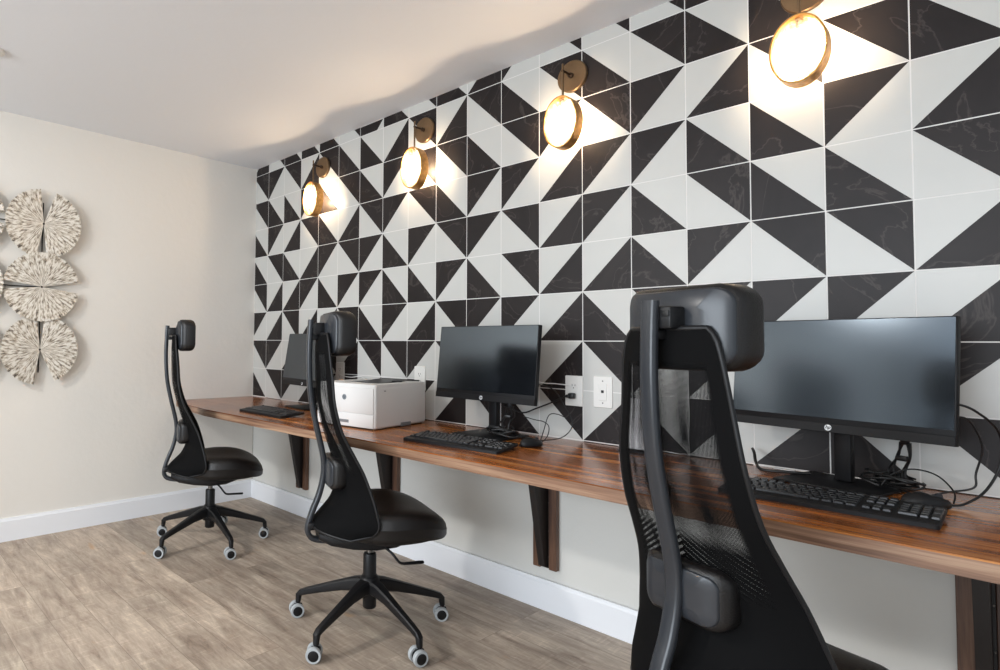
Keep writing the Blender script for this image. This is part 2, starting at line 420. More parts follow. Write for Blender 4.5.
# ------------------------------------------------------------------ room shell
H = 2.44; XE = 6.4; YB = -6.0
bm = bmesh.new(); rbox(bm, (XE / 2 - 0.05, YB / 2 + 0.05, -0.05), (XE + 0.3, -YB + 0.3, 0.1)); struct('floor', bm, MAT['floor'])
bm = bmesh.new(); rbox(bm, (XE / 2 - 0.05, YB / 2 + 0.05, H + 0.05), (XE + 0.3, -YB + 0.3, 0.1)); struct('ceiling', bm, MAT['ceiling'])
bm = bmesh.new(); rbox(bm, (-0.06, YB / 2, H / 2), (0.12, -YB, H)); struct('wall_left', bm, MAT['wall'])
bm = bmesh.new(); rbox(bm, (XE / 2 - 0.06, 0.065, H / 2), (XE + 0.12, 0.12, H)); struct('wall_back', bm, MAT['wall_low'])

T = 0.2046259; X0 = 0.1747929; Z0 = 1.1540045
TILES = {  # black corner of each tile, columns -1..17
 5: 'TR TL TR BR TR BL BL BR TR BR TR BL TR BL TR BL BL TR BL',
 4: 'TR BL BL TL BL TR BL TL TR TR BL TR TL TR TL BR TR TR BL',
 3: 'BL TL BR TR BL BR TR TL TR BL TL TL BR TL TL BL BL TL BR',
 2: 'BL TR BL BR TL TR TL BL TL TR TL TR BR TL BL TR BL BL TR',
 1: 'TR BR BR TL BL TL TL BL BL TL BL TR BR BR BL TL TR TR BR',
 0: 'TL BR TR BR BR TR BL TL BR TR TL TL BR BL TR TL TL TL BR',
 -1: 'TR TL BR TL TR BR TR TR TL TR BL TR BR TR TL TL BR TR TL',
 -2: 'BL TR TL BR TL TR BR BL TL BR TR BL TR BR BL TL BR BL TR',
 6: 'BR TR BL BL BL TR TLs BL TR BL BR TL TR TR TR BL TR BL BR',
}
def clip(poly, fn):
    out = []
    for i in range(len(poly)):
        a, b = poly[i], poly[(i + 1) % len(poly)]; fa, fb = fn(a), fn(b)
        if fa >= 0: out.append(a)
        if (fa >= 0) != (fb >= 0):
            t = fa / (fa - fb); out.append((a[0] + (b[0] - a[0]) * t, a[1] + (b[1] - a[1]) * t))
    return out
bm = bmesh.new()
g = 0.0018
NX = 31
zb = 0.735
rbox(bm, ((XE - 0.0) / 2, -0.00265, (zb + H) / 2), (XE, 0.0073, H - zb))   # grout bed, front face at -0.005
for f in bm.faces: f.material_index = 0
pool = ['TL', 'TR', 'BL', 'BR']
for j in range(-3, 7):
    row = TILES.get(j, '').split()
    for i in range(-1, NX):
        k = i + 1
        if k < len(row): c = row[k]
        else: c = random.choice(pool)
        x0, x1 = X0 + i * T + g, X0 + (i + 1) * T - g
        z0, z1 = Z0 + j * T + g, Z0 + (j + 1) * T - g
        if c.endswith('s'): z0 -= 0.72 * T; z1 -= 0.72 * T; c = c[:2]
        P = {'BL': (x0, z0), 'BR': (x1, z0), 'TR': (x1, z1), 'TL': (x0, z1)}
        order = ['BL', 'BR', 'TR', 'TL']; q = order.index(c)
        black = [P[order[q]], P[order[(q + 1) % 4]], P[order[(q - 1) % 4]]]
        white = [P[order[(q + 2) % 4]], P[order[(q + 3) % 4]], P[order[(q + 1) % 4]]]
        for poly, mi in ((black, 2), (white, 1)):
            for fn in (lambda p: p[0] - 0.002, lambda p: XE - 0.002 - p[0], lambda p: p[1] - zb, lambda p: H - 0.001 - p[1], lambda p, a=Z0 + j * T + g: p[1] - a):
                if poly: poly = clip(poly, fn)
            if len(poly) < 3: continue
            A = [bm.verts.new((x, -0.0068, z)) for x, z in poly]; B = [bm.verts.new((x, -0.0045, z)) for x, z in poly]
            f = bm.faces.new(A); f.material_index = mi
            for s in range(len(A)):
                f = bm.faces.new((A[s], B[s], B[(s + 1) % len(A)], A[(s + 1) % len(A)])); f.material_index = mi
o = struct('wall_tiles', bm, [MAT['grout'], MAT['tile_white'], MAT['tile_black']])

def baseboard(name, a, b, n):
    # profile swept from a to b, n = outward normal
    a = Vector(a); b = Vector(b); n = Vector(n); bm = bmesh.new()
    pr = [(0, 0), (0.016, 0), (0.016, 0.112), (0.012, 0.120), (0.010, 0.128), (0, 0.128)]
    loft(bm, [[p + n * x + Vector((0, 0, z)) for x, z in pr] for p in (a, b)])
    struct(name, bm, MAT['trim'])
baseboard('baseboard_left', (0, 0, 0), (0, YB, 0), (1, 0, 0))
baseboard('baseboard_back', (0, 0, 0), (XE, 0, 0), (0, -1, 0))

# smoke detector at the frame's left edge of the ceiling
bm = bmesh.new(); lathe(bm, [(0.0, 0), (0.030, 0), (0.040, 0.004), (0.043, 0.010), (0.044, 0.017), (0.044, 0.018)], 28, c=(0, 0, -0.018))
SD = obj('smoke_detector', bm, MAT['plate']); SD.location = (0.80, -1.847, H)
tag(SD, 'small round white detector on the ceiling at the left edge', 'smoke detector')

# ------------------------------------------------------------------ desk
dk = thing('wall_desk', 'long walnut wood worktop running along the black and white tiled wall', 'desk', (0, 0, 0))
def deskslab(z0, z1, inset):
    bm = bmesh.new(); e = inset
    P_ = [(0.002, -0.007), (5.0, -0.007), (5.0, -0.700 + e), (0.62, -0.700 + e), (0.30, -0.662 + e), (0.002, -0.600 + e)]
    loft(bm, [[(x, y, z) for x, y in P_] for z in (z0, z1)]); return bm
bm = deskslab(0.736, 0.740, 0.0); obj('tabletop', bm, MAT['desk'], dk)
bm = deskslab(0.700, 0.736, 0.0012); o = obj('edge_band', bm, MAT['desk_edge'], dk)
o['label'] = 'duller brown layered front edge'

def bracket(x, lab):
    t = thing('desk_bracket', lab, 'bracket', (x, 0, 0.70), 0, 'brackets under the desk')
    bm = bmesh.new(); rbox(bm, (-0.038, -0.0125, -0.26), (0.036, 0.025, 0.518), 0.002, 1); obj('wood_cleat', bm, MAT['cleat'], t)
    bm = bmesh.new(); rbox(bm, (0.038, -0.0125, -0.26), (0.036, 0.025, 0.518), 0.002, 1); obj('wood_cleat', bm, MAT['cleat'], t)
    bm = bmesh.new(); rbox(bm, (0.0, -0.007, -0.26), (0.039, 0.012, 0.516), 0.001, 1); obj('steel_strip', bm, MAT['steel_dark'], t)
    bm = bmesh.new()
    pr = [(-0.013, -0.002), (-0.142, -0.002), (-0.142, -0.03), (-0.040, -0.505), (-0.013, -0.515)]
    loft(bm, [[(x_, y, z) for y, z in pr] for x_ in (-0.019, 0.012)])
    obj('gusset', bm, MAT['steel_dark'], t)
    for z in (-0.12, -0.24, -0.36, -0.47):
        bm = bmesh.new(); lathe(bm, [(0, 0), (0.0035, 0), (0.0035, 0.0015), (0.002, 0.0025)], 10, RXP, (0.0155, -0.013, z)); obj('screw', bm, MAT['screw'], t)
bracket(0.655, 'dark tapering wood and steel bracket nearest the left wall under the desk')
bracket(1.50, 'dark desk bracket seen just above the seat of the middle chair')
bracket(2.460, 'tall dark bracket with screws standing clear between the middle and right chairs')
bracket(3.775, 'dark wooden bracket at the right edge, under the nearest end of the desk')

# ------------------------------------------------------------------ office chair (faces +y, origin under the column)
def make_chair(label):
    t = thing('office_chair', label, 'chair', (0, 0, 0), 0, 'office chairs at the desk')
    P, PG, L = MAT['plastic'], MAT['plastic_grey'], MAT['leather']
    # star base
    bm = bmesh.new()
    lathe(bm, [(0.024, 0.085), (0.027, 0.09), (0.027, 0.125), (0.040, 0.13), (0.046, 0.15), (0.044, 0.19), (0.036, 0.205), (0.030, 0.21), (0.030, 0.212)], 28)
    obj('base_hub', bm, P, t)
    for k in range(5):
        a = math.radians(91 + 72 * k); ca, sa = math.cos(a), math.sin(a)
        bm = bmesh.new()
        rings = []
        for r, z, hw, hh in ((0.028, 0.172, 0.030, 0.030), (0.06, 0.170, 0.025, 0.027), (0.12, 0.156, 0.019, 0.021), (0.20, 0.132, 0.0155, 0.017), (0.27, 0.110, 0.0135, 0.014), (0.297, 0.100, 0.013, 0.014), (0.311, 0.090, 0.0125, 0.012)):
            ring = []
            tilt = 0.28 if r < 0.29 else (0.8 if r < 0.30 else 1.35)
            for q in range(12):
                b = 2 * PI * q / 12
                u = math.copysign(abs(math.cos(b)) ** 0.6, math.cos(b)) * hw; v = math.copysign(abs(math.sin(b)) ** 0.6, math.sin(b)) * hh
                rr_ = r + v * math.sin(tilt); zz = z + v * math.cos(tilt)
                ring.append((rr_ * ca - u * sa, rr_ * sa + u * ca, zz))
            rings.append(ring)
        ring = []
        for q in range(12):
            b = 2 * PI * q / 12
            ring.append(((0.314 + 0.010 * math.cos(b + PI * 0.5) * 0 + 0.011 * math.sin(b)) * ca - 0.011 * math.cos(b) * sa, (0.314 + 0.011 * math.sin(b)) * sa + 0.011 * math.cos(b) * ca, 0.058))
        rings.append(ring)
        loft(bm, rings); obj('leg', bm, P, t)
        # caster with two wheels
        ca2 = math.radians((-12, -24, 2, -18, 8)[k])
        cs = D.objects.new('caster', D.meshes.new('caster')); 
        bm = bmesh.new()
        lathe(bm, [(0.0, 0), (0.008, 0), (0.008, 0.035), (0.0, 0.036)], 12, c=(0, 0, 0.028))
        rbox(bm, (0, 0.0, 0.035), (0.016, 0.036, 0.034), 0.006, 2)
        cs = obj('caster', bm, P, t); cs.location = (0.314 * ca, 0.314 * sa, 0); cs.rotation_euler = (0, 0, ca2)
        for s in (-1, 1):
            bm = bmesh.new(); lathe(bm, [(0.019, -0.009), (0.0265, -0.009), (0.0285, -0.004), (0.0285, 0.004), (0.0265, 0.009), (0.019, 0.009)], 26, RY, (s * 0.0185, -0.006, 0.0285))
            wv = obj('wheel', bm, MAT['wheel'], cs)
            bm = bmesh.new(); lathe(bm, [(0.0, -0.0095), (0.0165, -0.0105), (0.0195, -0.0092), (0.0195, 0.0092), (0.0165, 0.0105), (0.0, 0.0095)], 20, RY, (s * 0.0185, -0.006, 0.0285))
            obj('wheel_hub', bm, P, cs)
    # gas lift
    bm = bmesh.new(); lathe(bm, [(0.0, 0.205), (0.0265, 0.205), (0.0265, 0.292), (0.024, 0.298), (0.015, 0.30), (0.0, 0.30)], 24); obj('lift_column', bm, P, t)
    bm = bmesh.new(); lathe(bm, [(0.0, 0.299), (0.0135, 0.299), (0.0135, 0.345), (0.0, 0.345)], 18); obj('lift_piston', bm, MAT['screw'], t)
    # mechanism / under-seat carrier
    bm = bmesh.new()
    rings = []
    for y, hw, z0, z1 in ((-0.215, 0.040, 0.372, 0.405), (-0.17, 0.075, 0.352, 0.402), (-0.09, 0.10, 0.338, 0.40), (0.0, 0.11, 0.330, 0.40), (0.08, 0.11, 0.336, 0.40), (0.15, 0.10, 0.360, 0.40), (0.19, 0.085, 0.384, 0.40)):
        zc = (z0 + z1) / 2; hz = (z1 - z0) / 2
        rings.append([(math.copysign(abs(math.cos(b)) ** 0.5, math.cos(b)) * hw, y, zc + math.copysign(abs(math.sin(b)) ** 0.5, math.sin(b)) * hz) for b in [2 * PI * q / 20 for q in range(20)]])
    loft(bm, rings); obj('seat_mechanism', bm, P, t)
    bm = bmesh.new(); tube(bm, smooth_pts([(0.10, 0.03, 0.350), (0.135, 0.05, 0.335), (0.15, 0.075, 0.305), (0.152, 0.10, 0.300)], 5), 0.005, 8)
    rings = [[(0.152 + math.cos(2 * PI * q / 10) * wd, 0.105 + s * 0.065, 0.300 + math.sin(2 * PI * q / 10) * 0.005) for q in range(10)] for s, wd in ((-0.25, 0.007), (0.2, 0.012), (0.8, 0.014), (1.0, 0.009))]
    loft(bm, rings); obj('height_lever', bm, P, t)
    # seat pan + cushion
    def plan(s, k=1.0):
        out = []
        for q in range(56):
            b = 2 * PI * q / 56; cx, cy = math.cos(b), math.sin(b)
            x = math.copysign(abs(cx) ** 0.62, cx); y = math.copysign(abs(cy) ** 0.62, cy)
            wd = 0.238 - 0.062 * max(0, -y) ** 1.3 - 0.012 * max(0, y)
            yy = 0.035 + y * (0.160 if y < 0 else 0.254)
            out.append((x * wd * s, 0.035 + (yy - 0.035) * s))
        return out
    def top(x, y, z, k):   # cushion relief
        fx = x / 0.24; fy = (y - 0.03) / 0.235
        return z + k * (0.012 * fx * fx - 0.055 * max(0, fy - 0.20) ** 2 * 1.1 + 0.012 * max(0, -fy - 0.4))
    bm = bmesh.new()
    prof = [(0.55, 0.398, 0), (0.92, 0.394, 0.1), (0.98, 0.399, 0.3), (0.998, 0.414, 0.5), (1.0, 0.440, 0.7), (1.003, 0.4415, 0.72), (1.003, 0.4445, 0.74), (0.998, 0.446, 0.76), (0.985, 0.468, 0.9), (0.95, 0.483, 1), (0.87, 0.492, 1), (0.65, 0.497, 1), (0.4, 0.496, 1), (0.15, 0.495, 1)]
    loft(bm, [[(x, y, top(x, y, z, k)) for x, y in plan(s)] for s, z, k in prof]); obj('seat', bm, L, t, ang=60)
    bm = bmesh.new()
    loft(bm, [[(x, y, z) for x, y in plan(s)] for s, z in ((0.5, 0.384), (0.86, 0.386), (0.93, 0.394), (0.94, 0.402), (0.5, 0.403))]); obj('seat_pan', bm, P, t)
    # spine bar
    sp = [(-0.252, 1.225), (-0.256, 1.15), (-0.257, 1.05), (-0.249, 0.93), (-0.230, 0.83), (-0.209, 0.745), (-0.195, 0.68), (-0.193, 0.62), (-0.209, 0.545), (-0.235, 0.48), (-0.252, 0.425), (-0.251, 0.392), (-0.228, 0.370), (-0.17, 0.360), (-0.10, 0.356)]
    pts = smooth_pts([(0, y, z) for y, z in sp], 5)
    bm = bmesh.new(); tube(bm, pts, 1.0, sect=rrect(0.036, 0.021, 0.008, 3)); obj('spine_bar', bm, PG, t)
    # net backrest shell (u across, t down)
    rows_old = [(1.158, .118, -.258, -.258), (1.10, .132, -.258, -.260), (1.0, .142, -.262, -.262), (.90, .150, -.258, -.258), (.80, .160, -.240, -.238), (.72, .175, -.212, -.200), (.65, .195, -.196, -.166), (.58, .212, -.196, -.140), (.52, .220, -.212, -.126), (.47, .218, -.236, -.122), (.43, .206, -.258, -.124), (.405, .190, -.262, -.132)]
    rows = [(1.168, .102, -.222, -.204), (1.10, .118, -.226, -.200), (1.0, .131, -.224, -.190), (.90, .146, -.217, -.182), (.80, .158, -.192, -.156), (.72, .172, -.166, -.116), (.65, .188, -.142, -.080), (.58, .206, -.134, -.056), (.52, .222, -.156, -.040), (.47, .230, -.192, -.032), (.43, .226, -.222, -.034), (.395, .206, -.238, -.048)]
    def interp(z):
        for a, b in zip(rows, rows[1:]):
            if b[0] <= z <= a[0]:
                f = (a[0] - z) / (a[0] - b[0]); return [a[i] + (b[i] - a[i]) * f for i in range(4)]
        return rows[-1]
    rs = smooth_pts([r[:3] for r in rows], 4); re_ = smooth_pts([(r[3], 0, 0) for r in rows], 4)
    U = 20
    def shell_pt(u, ri):
        z, wd, yc = rs[ri]; ye = re_[ri].x
        # round the top corners and the bottom edge
        tt = ri / (len(rs) - 1)
        x = wd * u
        if z > 1.135:
            q = (z - 1.135) / 0.037; x *= 1 - 0.20 * (1 - math.sqrt(max(0, 1 - min(1, q) ** 2)))
        y = yc + (ye - yc) * abs(u) ** 2.2
        zz = z
        if z < 0.50: zz = z + (0.50 - z) * 0.28 * (1 - abs(u) ** 1.5) + (0.03 * max(0, abs(u) - 0.8) / 0.2 * (0.50 - z) / 0.095)
        return Vector((x, y, zz))
    bm = bmesh.new(); uvl = bm.loops.layers.uv.new('UVMap'); uv2 = bm.loops.layers.uv.new('MaskMap')
    G = [[bm.verts.new(shell_pt(-1 + 2 * i / U, r)) for i in range(U + 1)] for r in range(len(rs))]
    for r in range(len(rs) - 1):
        for i in range(U):
            f = bm.faces.new((G[r][i], G[r][i + 1], G[r + 1][i + 1], G[r + 1][i]))
            for lp in f.loops:
                v = lp.vert
                lp[uvl].uv = (v.co.x, v.co.z)
                col = i + (1 if lp.vert in (G[r][i + 1], G[r + 1][i + 1]) else 0)
                lp[uv2].uv = (abs(-1 + 2 * col / U), v.co.z)
    bo = obj('backrest', bm, MAT['net'], t, ang=80)
    sf = bo.modifiers.new('solid', 'SOLIDIFY'); sf.thickness = 0.006; sf.offset = 0; sf.use_rim = False
    bo['label'] = 'see-through black net backrest'
    # padded border of the net
    last = len(rs) - 1
    path = [shell_pt(1, r) for r in range(last, -1, -1)] + [shell_pt(1 - 2 * i / U, 0) for i in range(1, U)] + [shell_pt(-1, r) for r in range(0, last + 1)] + [shell_pt(-1 + 2 * i / U, last) for i in range(1, U)]
    n = len(path); bm = bmesh.new(); rings = []
    for i in range(n):
        a = path[(i - 1) % n]; b = path[(i + 1) % n]; tg = (b - a).normalized()
        s = Vector((0, 1, 0)); s = (s - tg * tg.dot(s)).normalized(); q = tg.cross(s)
        rings.append([path[i] + s * (math.cos(2 * PI * k / 8) * 0.0050) + q * (math.sin(2 * PI * k / 8) * 0.0060) for k in range(8)])
    rings.append(rings[0]); loft(bm, rings, False, False)
    bmesh.ops.remove_doubles(bm, verts=bm.verts[:], dist=1e-6)
    obj('backrest_frame', bm, P, t, ang=60)
    # links bar -> net
    bm = bmesh.new(); rbox(bm, (0, -0.236, 1.155), (0.03, 0.030, 0.020), 0.004); obj('backrest_mount', bm, P, t)
    bm = bmesh.new(); rbox(bm, (0, -0.240, 0.425), (0.07, 0.03, 0.03), 0.008); obj('backrest_mount', bm, P, t)
    # lumbar pad
    lp = None
    def slab(w_, h_, r_, y0, y1, zc, curve, edge):
        rings = []
        for s, y in ((0.5, y0), (1 - edge / h_ * 1.6, y0), (1 - edge / h_ * 0.4, y0 + edge * 0.3), (1, y0 + edge), (1, y1 - edge), (1 - edge / h_ * 0.4, y1 - edge * 0.3), (1 - edge / h_ * 1.6, y1), (0.5, y1)):
            sw = 1 - (1 - s) * h_ / w_
            rings.append([(x * sw, y + curve * (x * sw / (w_ / 2)) ** 2, zc + z * s) for x, z in rrect(w_, h_, r_, 6)])
        return rings
    bm = bmesh.new(); loft(bm, slab(0.192, 0.120, 0.03, -0.192, -0.146, 0.630, 0.028, 0.012)); o = obj('lumbar_pad', bm, L, t, ang=60)
    bm = bmesh.new(); loft(bm, slab(0.168, 0.098, 0.024, -0.197, -0.184, 0.630, 0.021, 0.003)); obj('lumbar_plate', bm, PG, t, ang=50)
    # headrest
    bm = bmesh.new(); loft(bm, slab(0.270, 0.174, 0.040, -0.210, -0.140, 1.170, 0.046, 0.014)); hr = obj('headrest', bm, L, t, ang=60)
    bm = bmesh.new(); loft(bm, slab(0.252, 0.156, 0.032, -0.218, -0.198, 1.170, 0.042, 0.004)); obj('headrest_back_plate', bm, PG, hr, ang=50)
    bm = bmesh.new(); rbox(bm, (0.010, -0.225, 1.190), (0.066, 0.044, 0.046), 0.005); obj('headrest_bracket', bm, P, hr)
    bm = bmesh.new(); rbox(bm, (0.032, -0.2475, 1.198), (0.017, 0.004, 0.012), 0.001); obj('adjustment_slot', bm, MAT['cable'], hr)
    return t
chair = make_chair('black office chair with headrest furthest away, beside the left wall')
chair.location = (0.739, -0.710, 0); chair.rotation_euler = (0, 0, math.radians(-25))
c2 = copy_tree(chair); c2.location = (2.095, -0.70, 0); c2.rotation_euler = (0, 0, math.radians(-26)); c2['label'] = 'middle black office chair with headrest, in front of the white printer'
c3 = copy_tree(chair); c3.location = (3.442, -0.830, 0); c3.rotation_euler = (0, 0, math.radians(-18.5)); c3['label'] = 'nearest black net-backed office chair, seen from behind at the right monitor'

# ------------------------------------------------------------------ monitors
def make_monitor(label):
    # origin on the desk below panel centre; faces -y
    t = thing('monitor', label, 'monitor', (0, 0, 0), 0, 'monitors on the desk')
    W, Hh, zc = 0.538, 0.324, 0.316
    tilt = math.radians(6)
    head = Matrix.Translation((0, 0, zc)) @ Matrix.Rotation(-tilt, 4, 'X')
    def put(bm): bm.transform(head)
    bm = bmesh.new(); rbox(bm, (0, 0.012, 0), (W, 0.022, Hh), 0.0025, 2); rbox(bm, (0, 0.034, -0.01), (0.34, 0.03, 0.20), 0.012, 2); put(bm); pn = obj('panel', bm, MAT['bezel'], t)
    bm = bmesh.new(); rbox(bm, (0, 0.0, 0.0185), (W - 0.006, 0.0015, Hh - 0.043)); put(bm); obj('screen', bm, MAT['screen'], pn, False)
    bm = bmesh.new(); rbox(bm, (0, 0.0, -Hh / 2 + 0.0125), (W, 0.003, 0.025), 0.001, 1); put(bm); obj('chin', bm, MAT['bezel'], pn)
    bm = bmesh.new(); lathe(bm, [(0, 0), (0.0085, 0), (0.0085, 0.0006), (0, 0.0008)], 28, RXP, (0, -0.0015, -Hh / 2 + 0.013)); put(bm); lg = obj('logo', bm, MAT['logo'], pn)
    tx = text_mesh('logo_letters', 'hp', 0.013, 0.0002, MAT['bezel'], lg, (0, 0, 0), (0, 0, 0), 0.3, 0.0002)
    tx.data.transform(head @ Matrix.Translation((0, -0.0026, -Hh / 2 + 0.0143)) @ Matrix.Rotation(PI / 2, 4, 'X'))
    bm = bmesh.new(); rbox(bm, (0, 0.072, 0.150), (0.042, 0.026, 0.28), 0.004, 2); rbox(bm, (0, 0.060, 0.30), (0.10, 0.03, 0.10), 0.004, 2); obj('stand', bm, MAT['bezel'], t)
    bm = bmesh.new(); rbox(bm, (0, 0.045, 0.005), (0.250, 0.215, 0.008), 0.003, 2); obj('stand_base', bm, MAT['bezel'], t)
    # cable tie loops on the stand
    return t
mon = make_monitor('black flat monitor at the far left end of the desk, partly behind a chair')
mon.location = (0.914, -0.200, 0.74); mon.rotation_euler = (0, 0, math.radians(-6.7))
m2 = copy_tree(mon); m2.location = (2.298, -0.236, 0.74); m2.rotation_euler = (0, 0, math.radians(-2.4)); m2['label'] = 'black monitor between the white printer and the wall outlet'
m3 = copy_tree(mon); m3.location = (3.487, -0.190, 0.74); m3.rotation_euler = (0, 0, math.radians(-13)); m3['label'] = 'black monitor at the right, largest in view, behind the nearest chair'

for ch in mon.children:
    if ch.name.startswith('panel'):
        ch.location = (0, 0, -0.020); ch.rotation_euler = (math.radians(-3), 0, 0)

# ------------------------------------------------------------------ keyboards
def make_keyboard(label):
    t = thing('keyboard', label, 'keyboard', (0, 0, 0), 0, 'keyboards on the desk')
    bm = bmesh.new()
    loft(bm, [[(x, y, z + (y + 0.08) * 0.07) for x, y in rrect(0.437 + d, 0.158 + d, 0.008, 3)] for d, z in ((-0.004, 0.0005), (0, 0.003), (0, 0.010), (-0.004, 0.0125))])
    for v in bm.verts:
        if v.co.z < 0.009: v.co.z = max(0.0005, v.co.z - 0.006)
    obj('case', bm, MAT['bezel'], t)
    p = 0.0188
    cache = {}
    def key(x, y, wd, hd=1.0):
        k = (round(wd, 2), hd)
        if k not in cache:
            bm = bmesh.new(); a, b = wd * p - 0.0028, hd * p - 0.0028
            loft(bm, [[(u, v, z) for u, v in rrect(a - d, b - d, 0.0015, 1)] for d, z in ((0, 0), (0.0004, 0.003), (0.0030, 0.0058))])
            o = obj('key', bm, MAT['key'], t); cache[k] = o.data
        else:
            o = D.objects.new('key', cache[k]); COL.objects.link(o); o.parent = t
        o.location = (x, y, 0.0120 + (y + 0.08) * 0.07); o.rotation_euler = (0.07, 0, 0)
    xl, yt = -0.2105, 0.0655
    def row(y, ws, x=None):
        x = xl if x is None else x
        for w_ in ws:
            if w_ > 0: key(x + w_ * p / 2, y, w_)
            x += abs(w_) * p
    row(yt, [1, -1, 1, 1, 1, 1, -.5, 1, 1, 1, 1, -.5, 1, 1, 1, 1])
    row(yt - 1.35 * p, [1] * 13 + [2]); row(yt - 2.35 * p, [1.5] + [1] * 12 + [1.5]); row(yt - 3.35 * p, [1.75] + [1] * 11 + [2.25]); row(yt - 4.35 * p, [2.25] + [1] * 10 + [2.75])
    row(yt - 5.35 * p, [1.25, 1.25, 1.25, 6.25, 1.25, 1.25, 1.25, 1.25])
    xn = xl + 15.4 * p
    row(yt, [1, 1, 1], xn); row(yt - 1.35 * p, [1, 1, 1], xn); row(yt - 2.35 * p, [1, 1, 1], xn); row(yt - 4.35 * p, [-1, 1], xn); row(yt - 5.35 * p, [1, 1, 1], xn)
    xn += 3.4 * p
    for i in (1.35, 2.35, 3.35, 4.35): row(yt - i * p, [1, 1, 1], xn)
    row(yt - 1.35 * p, [1], xn + 3 * p); row(yt - 5.35 * p, [2, 1], xn)
    key(xn + 3.5 * p, yt - 2.85 * p, 1, 2.0); key(xn + 3.5 * p, yt - 4.85 * p, 1, 2.0)
    return t
kb = make_keyboard('black keyboard at the far left end of the desk')
kb.location = (1.05, -0.512, 0.74); kb.rotation_euler = (0, 0, math.radians(-1))
k2 = copy_tree(kb); k2.location = (2.366, -0.482, 0.74); k2.rotation_euler = (0, 0, math.radians(6)); k2['label'] = 'black keyboard in front of the middle monitor, right of the printer'
k3 = copy_tree(kb); k3.location = (3.518, -0.440, 0.74); k3.rotation_euler = (0, 0, math.radians(0)); k3['label'] = 'black keyboard in front of the right-hand monitor, nearest in view'

# ------------------------------------------------------------------ mice
def make_mouse(label):
    t = thing('mouse', label, 'mouse', (0, 0, 0), 0, 'computer mice on the desk')
    bm = bmesh.new(); rings = []
    for s, z in ((0.85, 0.0005), (0.97, 0.003), (1.0, 0.008), (0.97, 0.016), (0.88, 0.024), (0.70, 0.031), (0.42, 0.0355), (0.12, 0.037)):
        rings.append([(0.030 * s * math.cos(b) * (1 + 0.08 * math.sin(b)), 0.054 * s * math.sin(b) - (1 - s) * 0.006, z * (1 - 0.22 * max(0, math.sin(b)) * (z / 0.037))) for b in [2 * PI * q / 28 for q in range(28)]])
    loft(bm, rings); obj('body', bm, MAT['plastic'], t, ang=60)
    bm = bmesh.new(); lathe(bm, [(0.0, -0.004), (0.008, -0.004), (0.009, 0), (0.008, 0.004), (0.0, 0.004)], 16, RY, (0, 0.028, 0.027)); obj('scroll_wheel', bm, MAT['plastic_grey'], t)
    return t
ms = make_mouse('black mouse right of the middle keyboard'); ms.location = (2.568, -0.288, 0.74); ms.rotation_euler = (0, 0, math.radians(-12))
ms2 = copy_tree(ms); ms2.location = (3.690, -0.275, 0.74); ms2.rotation_euler = (0, 0, math.radians(-50)); ms2['label'] = 'black mouse behind the number pad of the nearest keyboard'

# ------------------------------------------------------------------ printer
pt = thing('printer', 'white laser printer with dark output tray on the desk', 'printer', (1.675, -0.321, 0.74), math.radians(7.5))
pw, pd, ph = 0.381, 0.392, 0.205
bm = bmesh.new(); rbox(bm, (0, 0, 0.10), (pw, pd, 0.192), 0.012, 3); body = obj('body', bm, MAT['printer'], pt)
bm = bmesh.new()
o_ = rrect(pw - 0.004, pd - 0.004, 0.014, 4); i_ = rrect(pw * 0.66, pd * 0.62, 0.02, 4)
A = [[(x, y, 0.190) for x, y in o_], [(x, y, 0.200) for x, y in o_], [(x * 0.985, y * 0.985, 0.206) for x, y in o_], [(x, y + 0.02, 0.206) for x, y in i_], [(x * 0.97, y * 0.97 + 0.02, 0.196) for x, y in i_]]
loft(bm, A, True, True); obj('top_cover', bm, MAT['printer'], pt)
bm = bmesh.new(); rbox(bm, (0, 0.02, 0.1975), (pw * 0.62, pd * 0.58, 0.004), 0.002, 1)
rbox(bm, (0.01, 0.05, 0.206), (pw * 0.45, pd * 0.5, 0.004), 0.0015, 1, Matrix.Rotation(math.radians(3), 3, 'X')); obj('output_tray', bm, MAT['tray_dark'], pt)
bm = bmesh.new(); rbox(bm, (0.05, 0.165, 0.212), (0.24, 0.012, 0.006), 0.002, 1); rbox(bm, (0.09, 0.09, 0.211), (0.05, 0.12, 0.004), 0.001, 1, Matrix.Rotation(math.radians(35), 3, 'Z')); obj('paper_guide', bm, MAT['cable'], pt)
bm = bmesh.new(); rbox(bm, (0, -pd / 2 - 0.0015, 0.130), (pw - 0.022, 0.006, 0.118), 0.0025, 2); obj('front_door', bm, MAT['printer'], pt)
bm = bmesh.new(); rbox(bm, (0, -pd / 2 - 0.0015, 0.037), (pw - 0.022, 0.006, 0.060), 0.0025, 2); tr = obj('paper_drawer', bm, MAT['printer'], pt)
bm = bmesh.new(); rbox(bm, (0, -pd / 2 - 0.0048, 0.030), (0.06, 0.002, 0.014), 0.001, 1); obj('drawer_handle', bm, MAT['printer_grey'], tr)
bm = bmesh.new(); rbox(bm, (0, 0, 0.003), (pw - 0.03, pd - 0.03, 0.006)); obj('foot_plate', bm, MAT['cable'], pt)
bm = bmesh.new(); rbox(bm, (pw / 2 - 0.001, 0.03, 0.012), (0.004, 0.08, 0.018), 0.001, 1); obj('side_handle_recess', bm, MAT['printer_grey'], pt)
bm = bmesh.new(); rbox(bm, (pw / 2 + 0.0002, -0.13, 0.176), (0.002, 0.012, 0.004), 0.0005, 1); obj('side_button', bm, MAT['printer_grey'], pt)
bm = bmesh.new(); lathe(bm, [(0.0095, 0), (0.013, 0), (0.013, 0.0008), (0.0095, 0.0008), (0.0095, 0)], 28, RXP, (0.0, -pd / 2 - 0.0045, 0.142)); lg = obj('logo', bm, MAT['logo_grey'], pt)
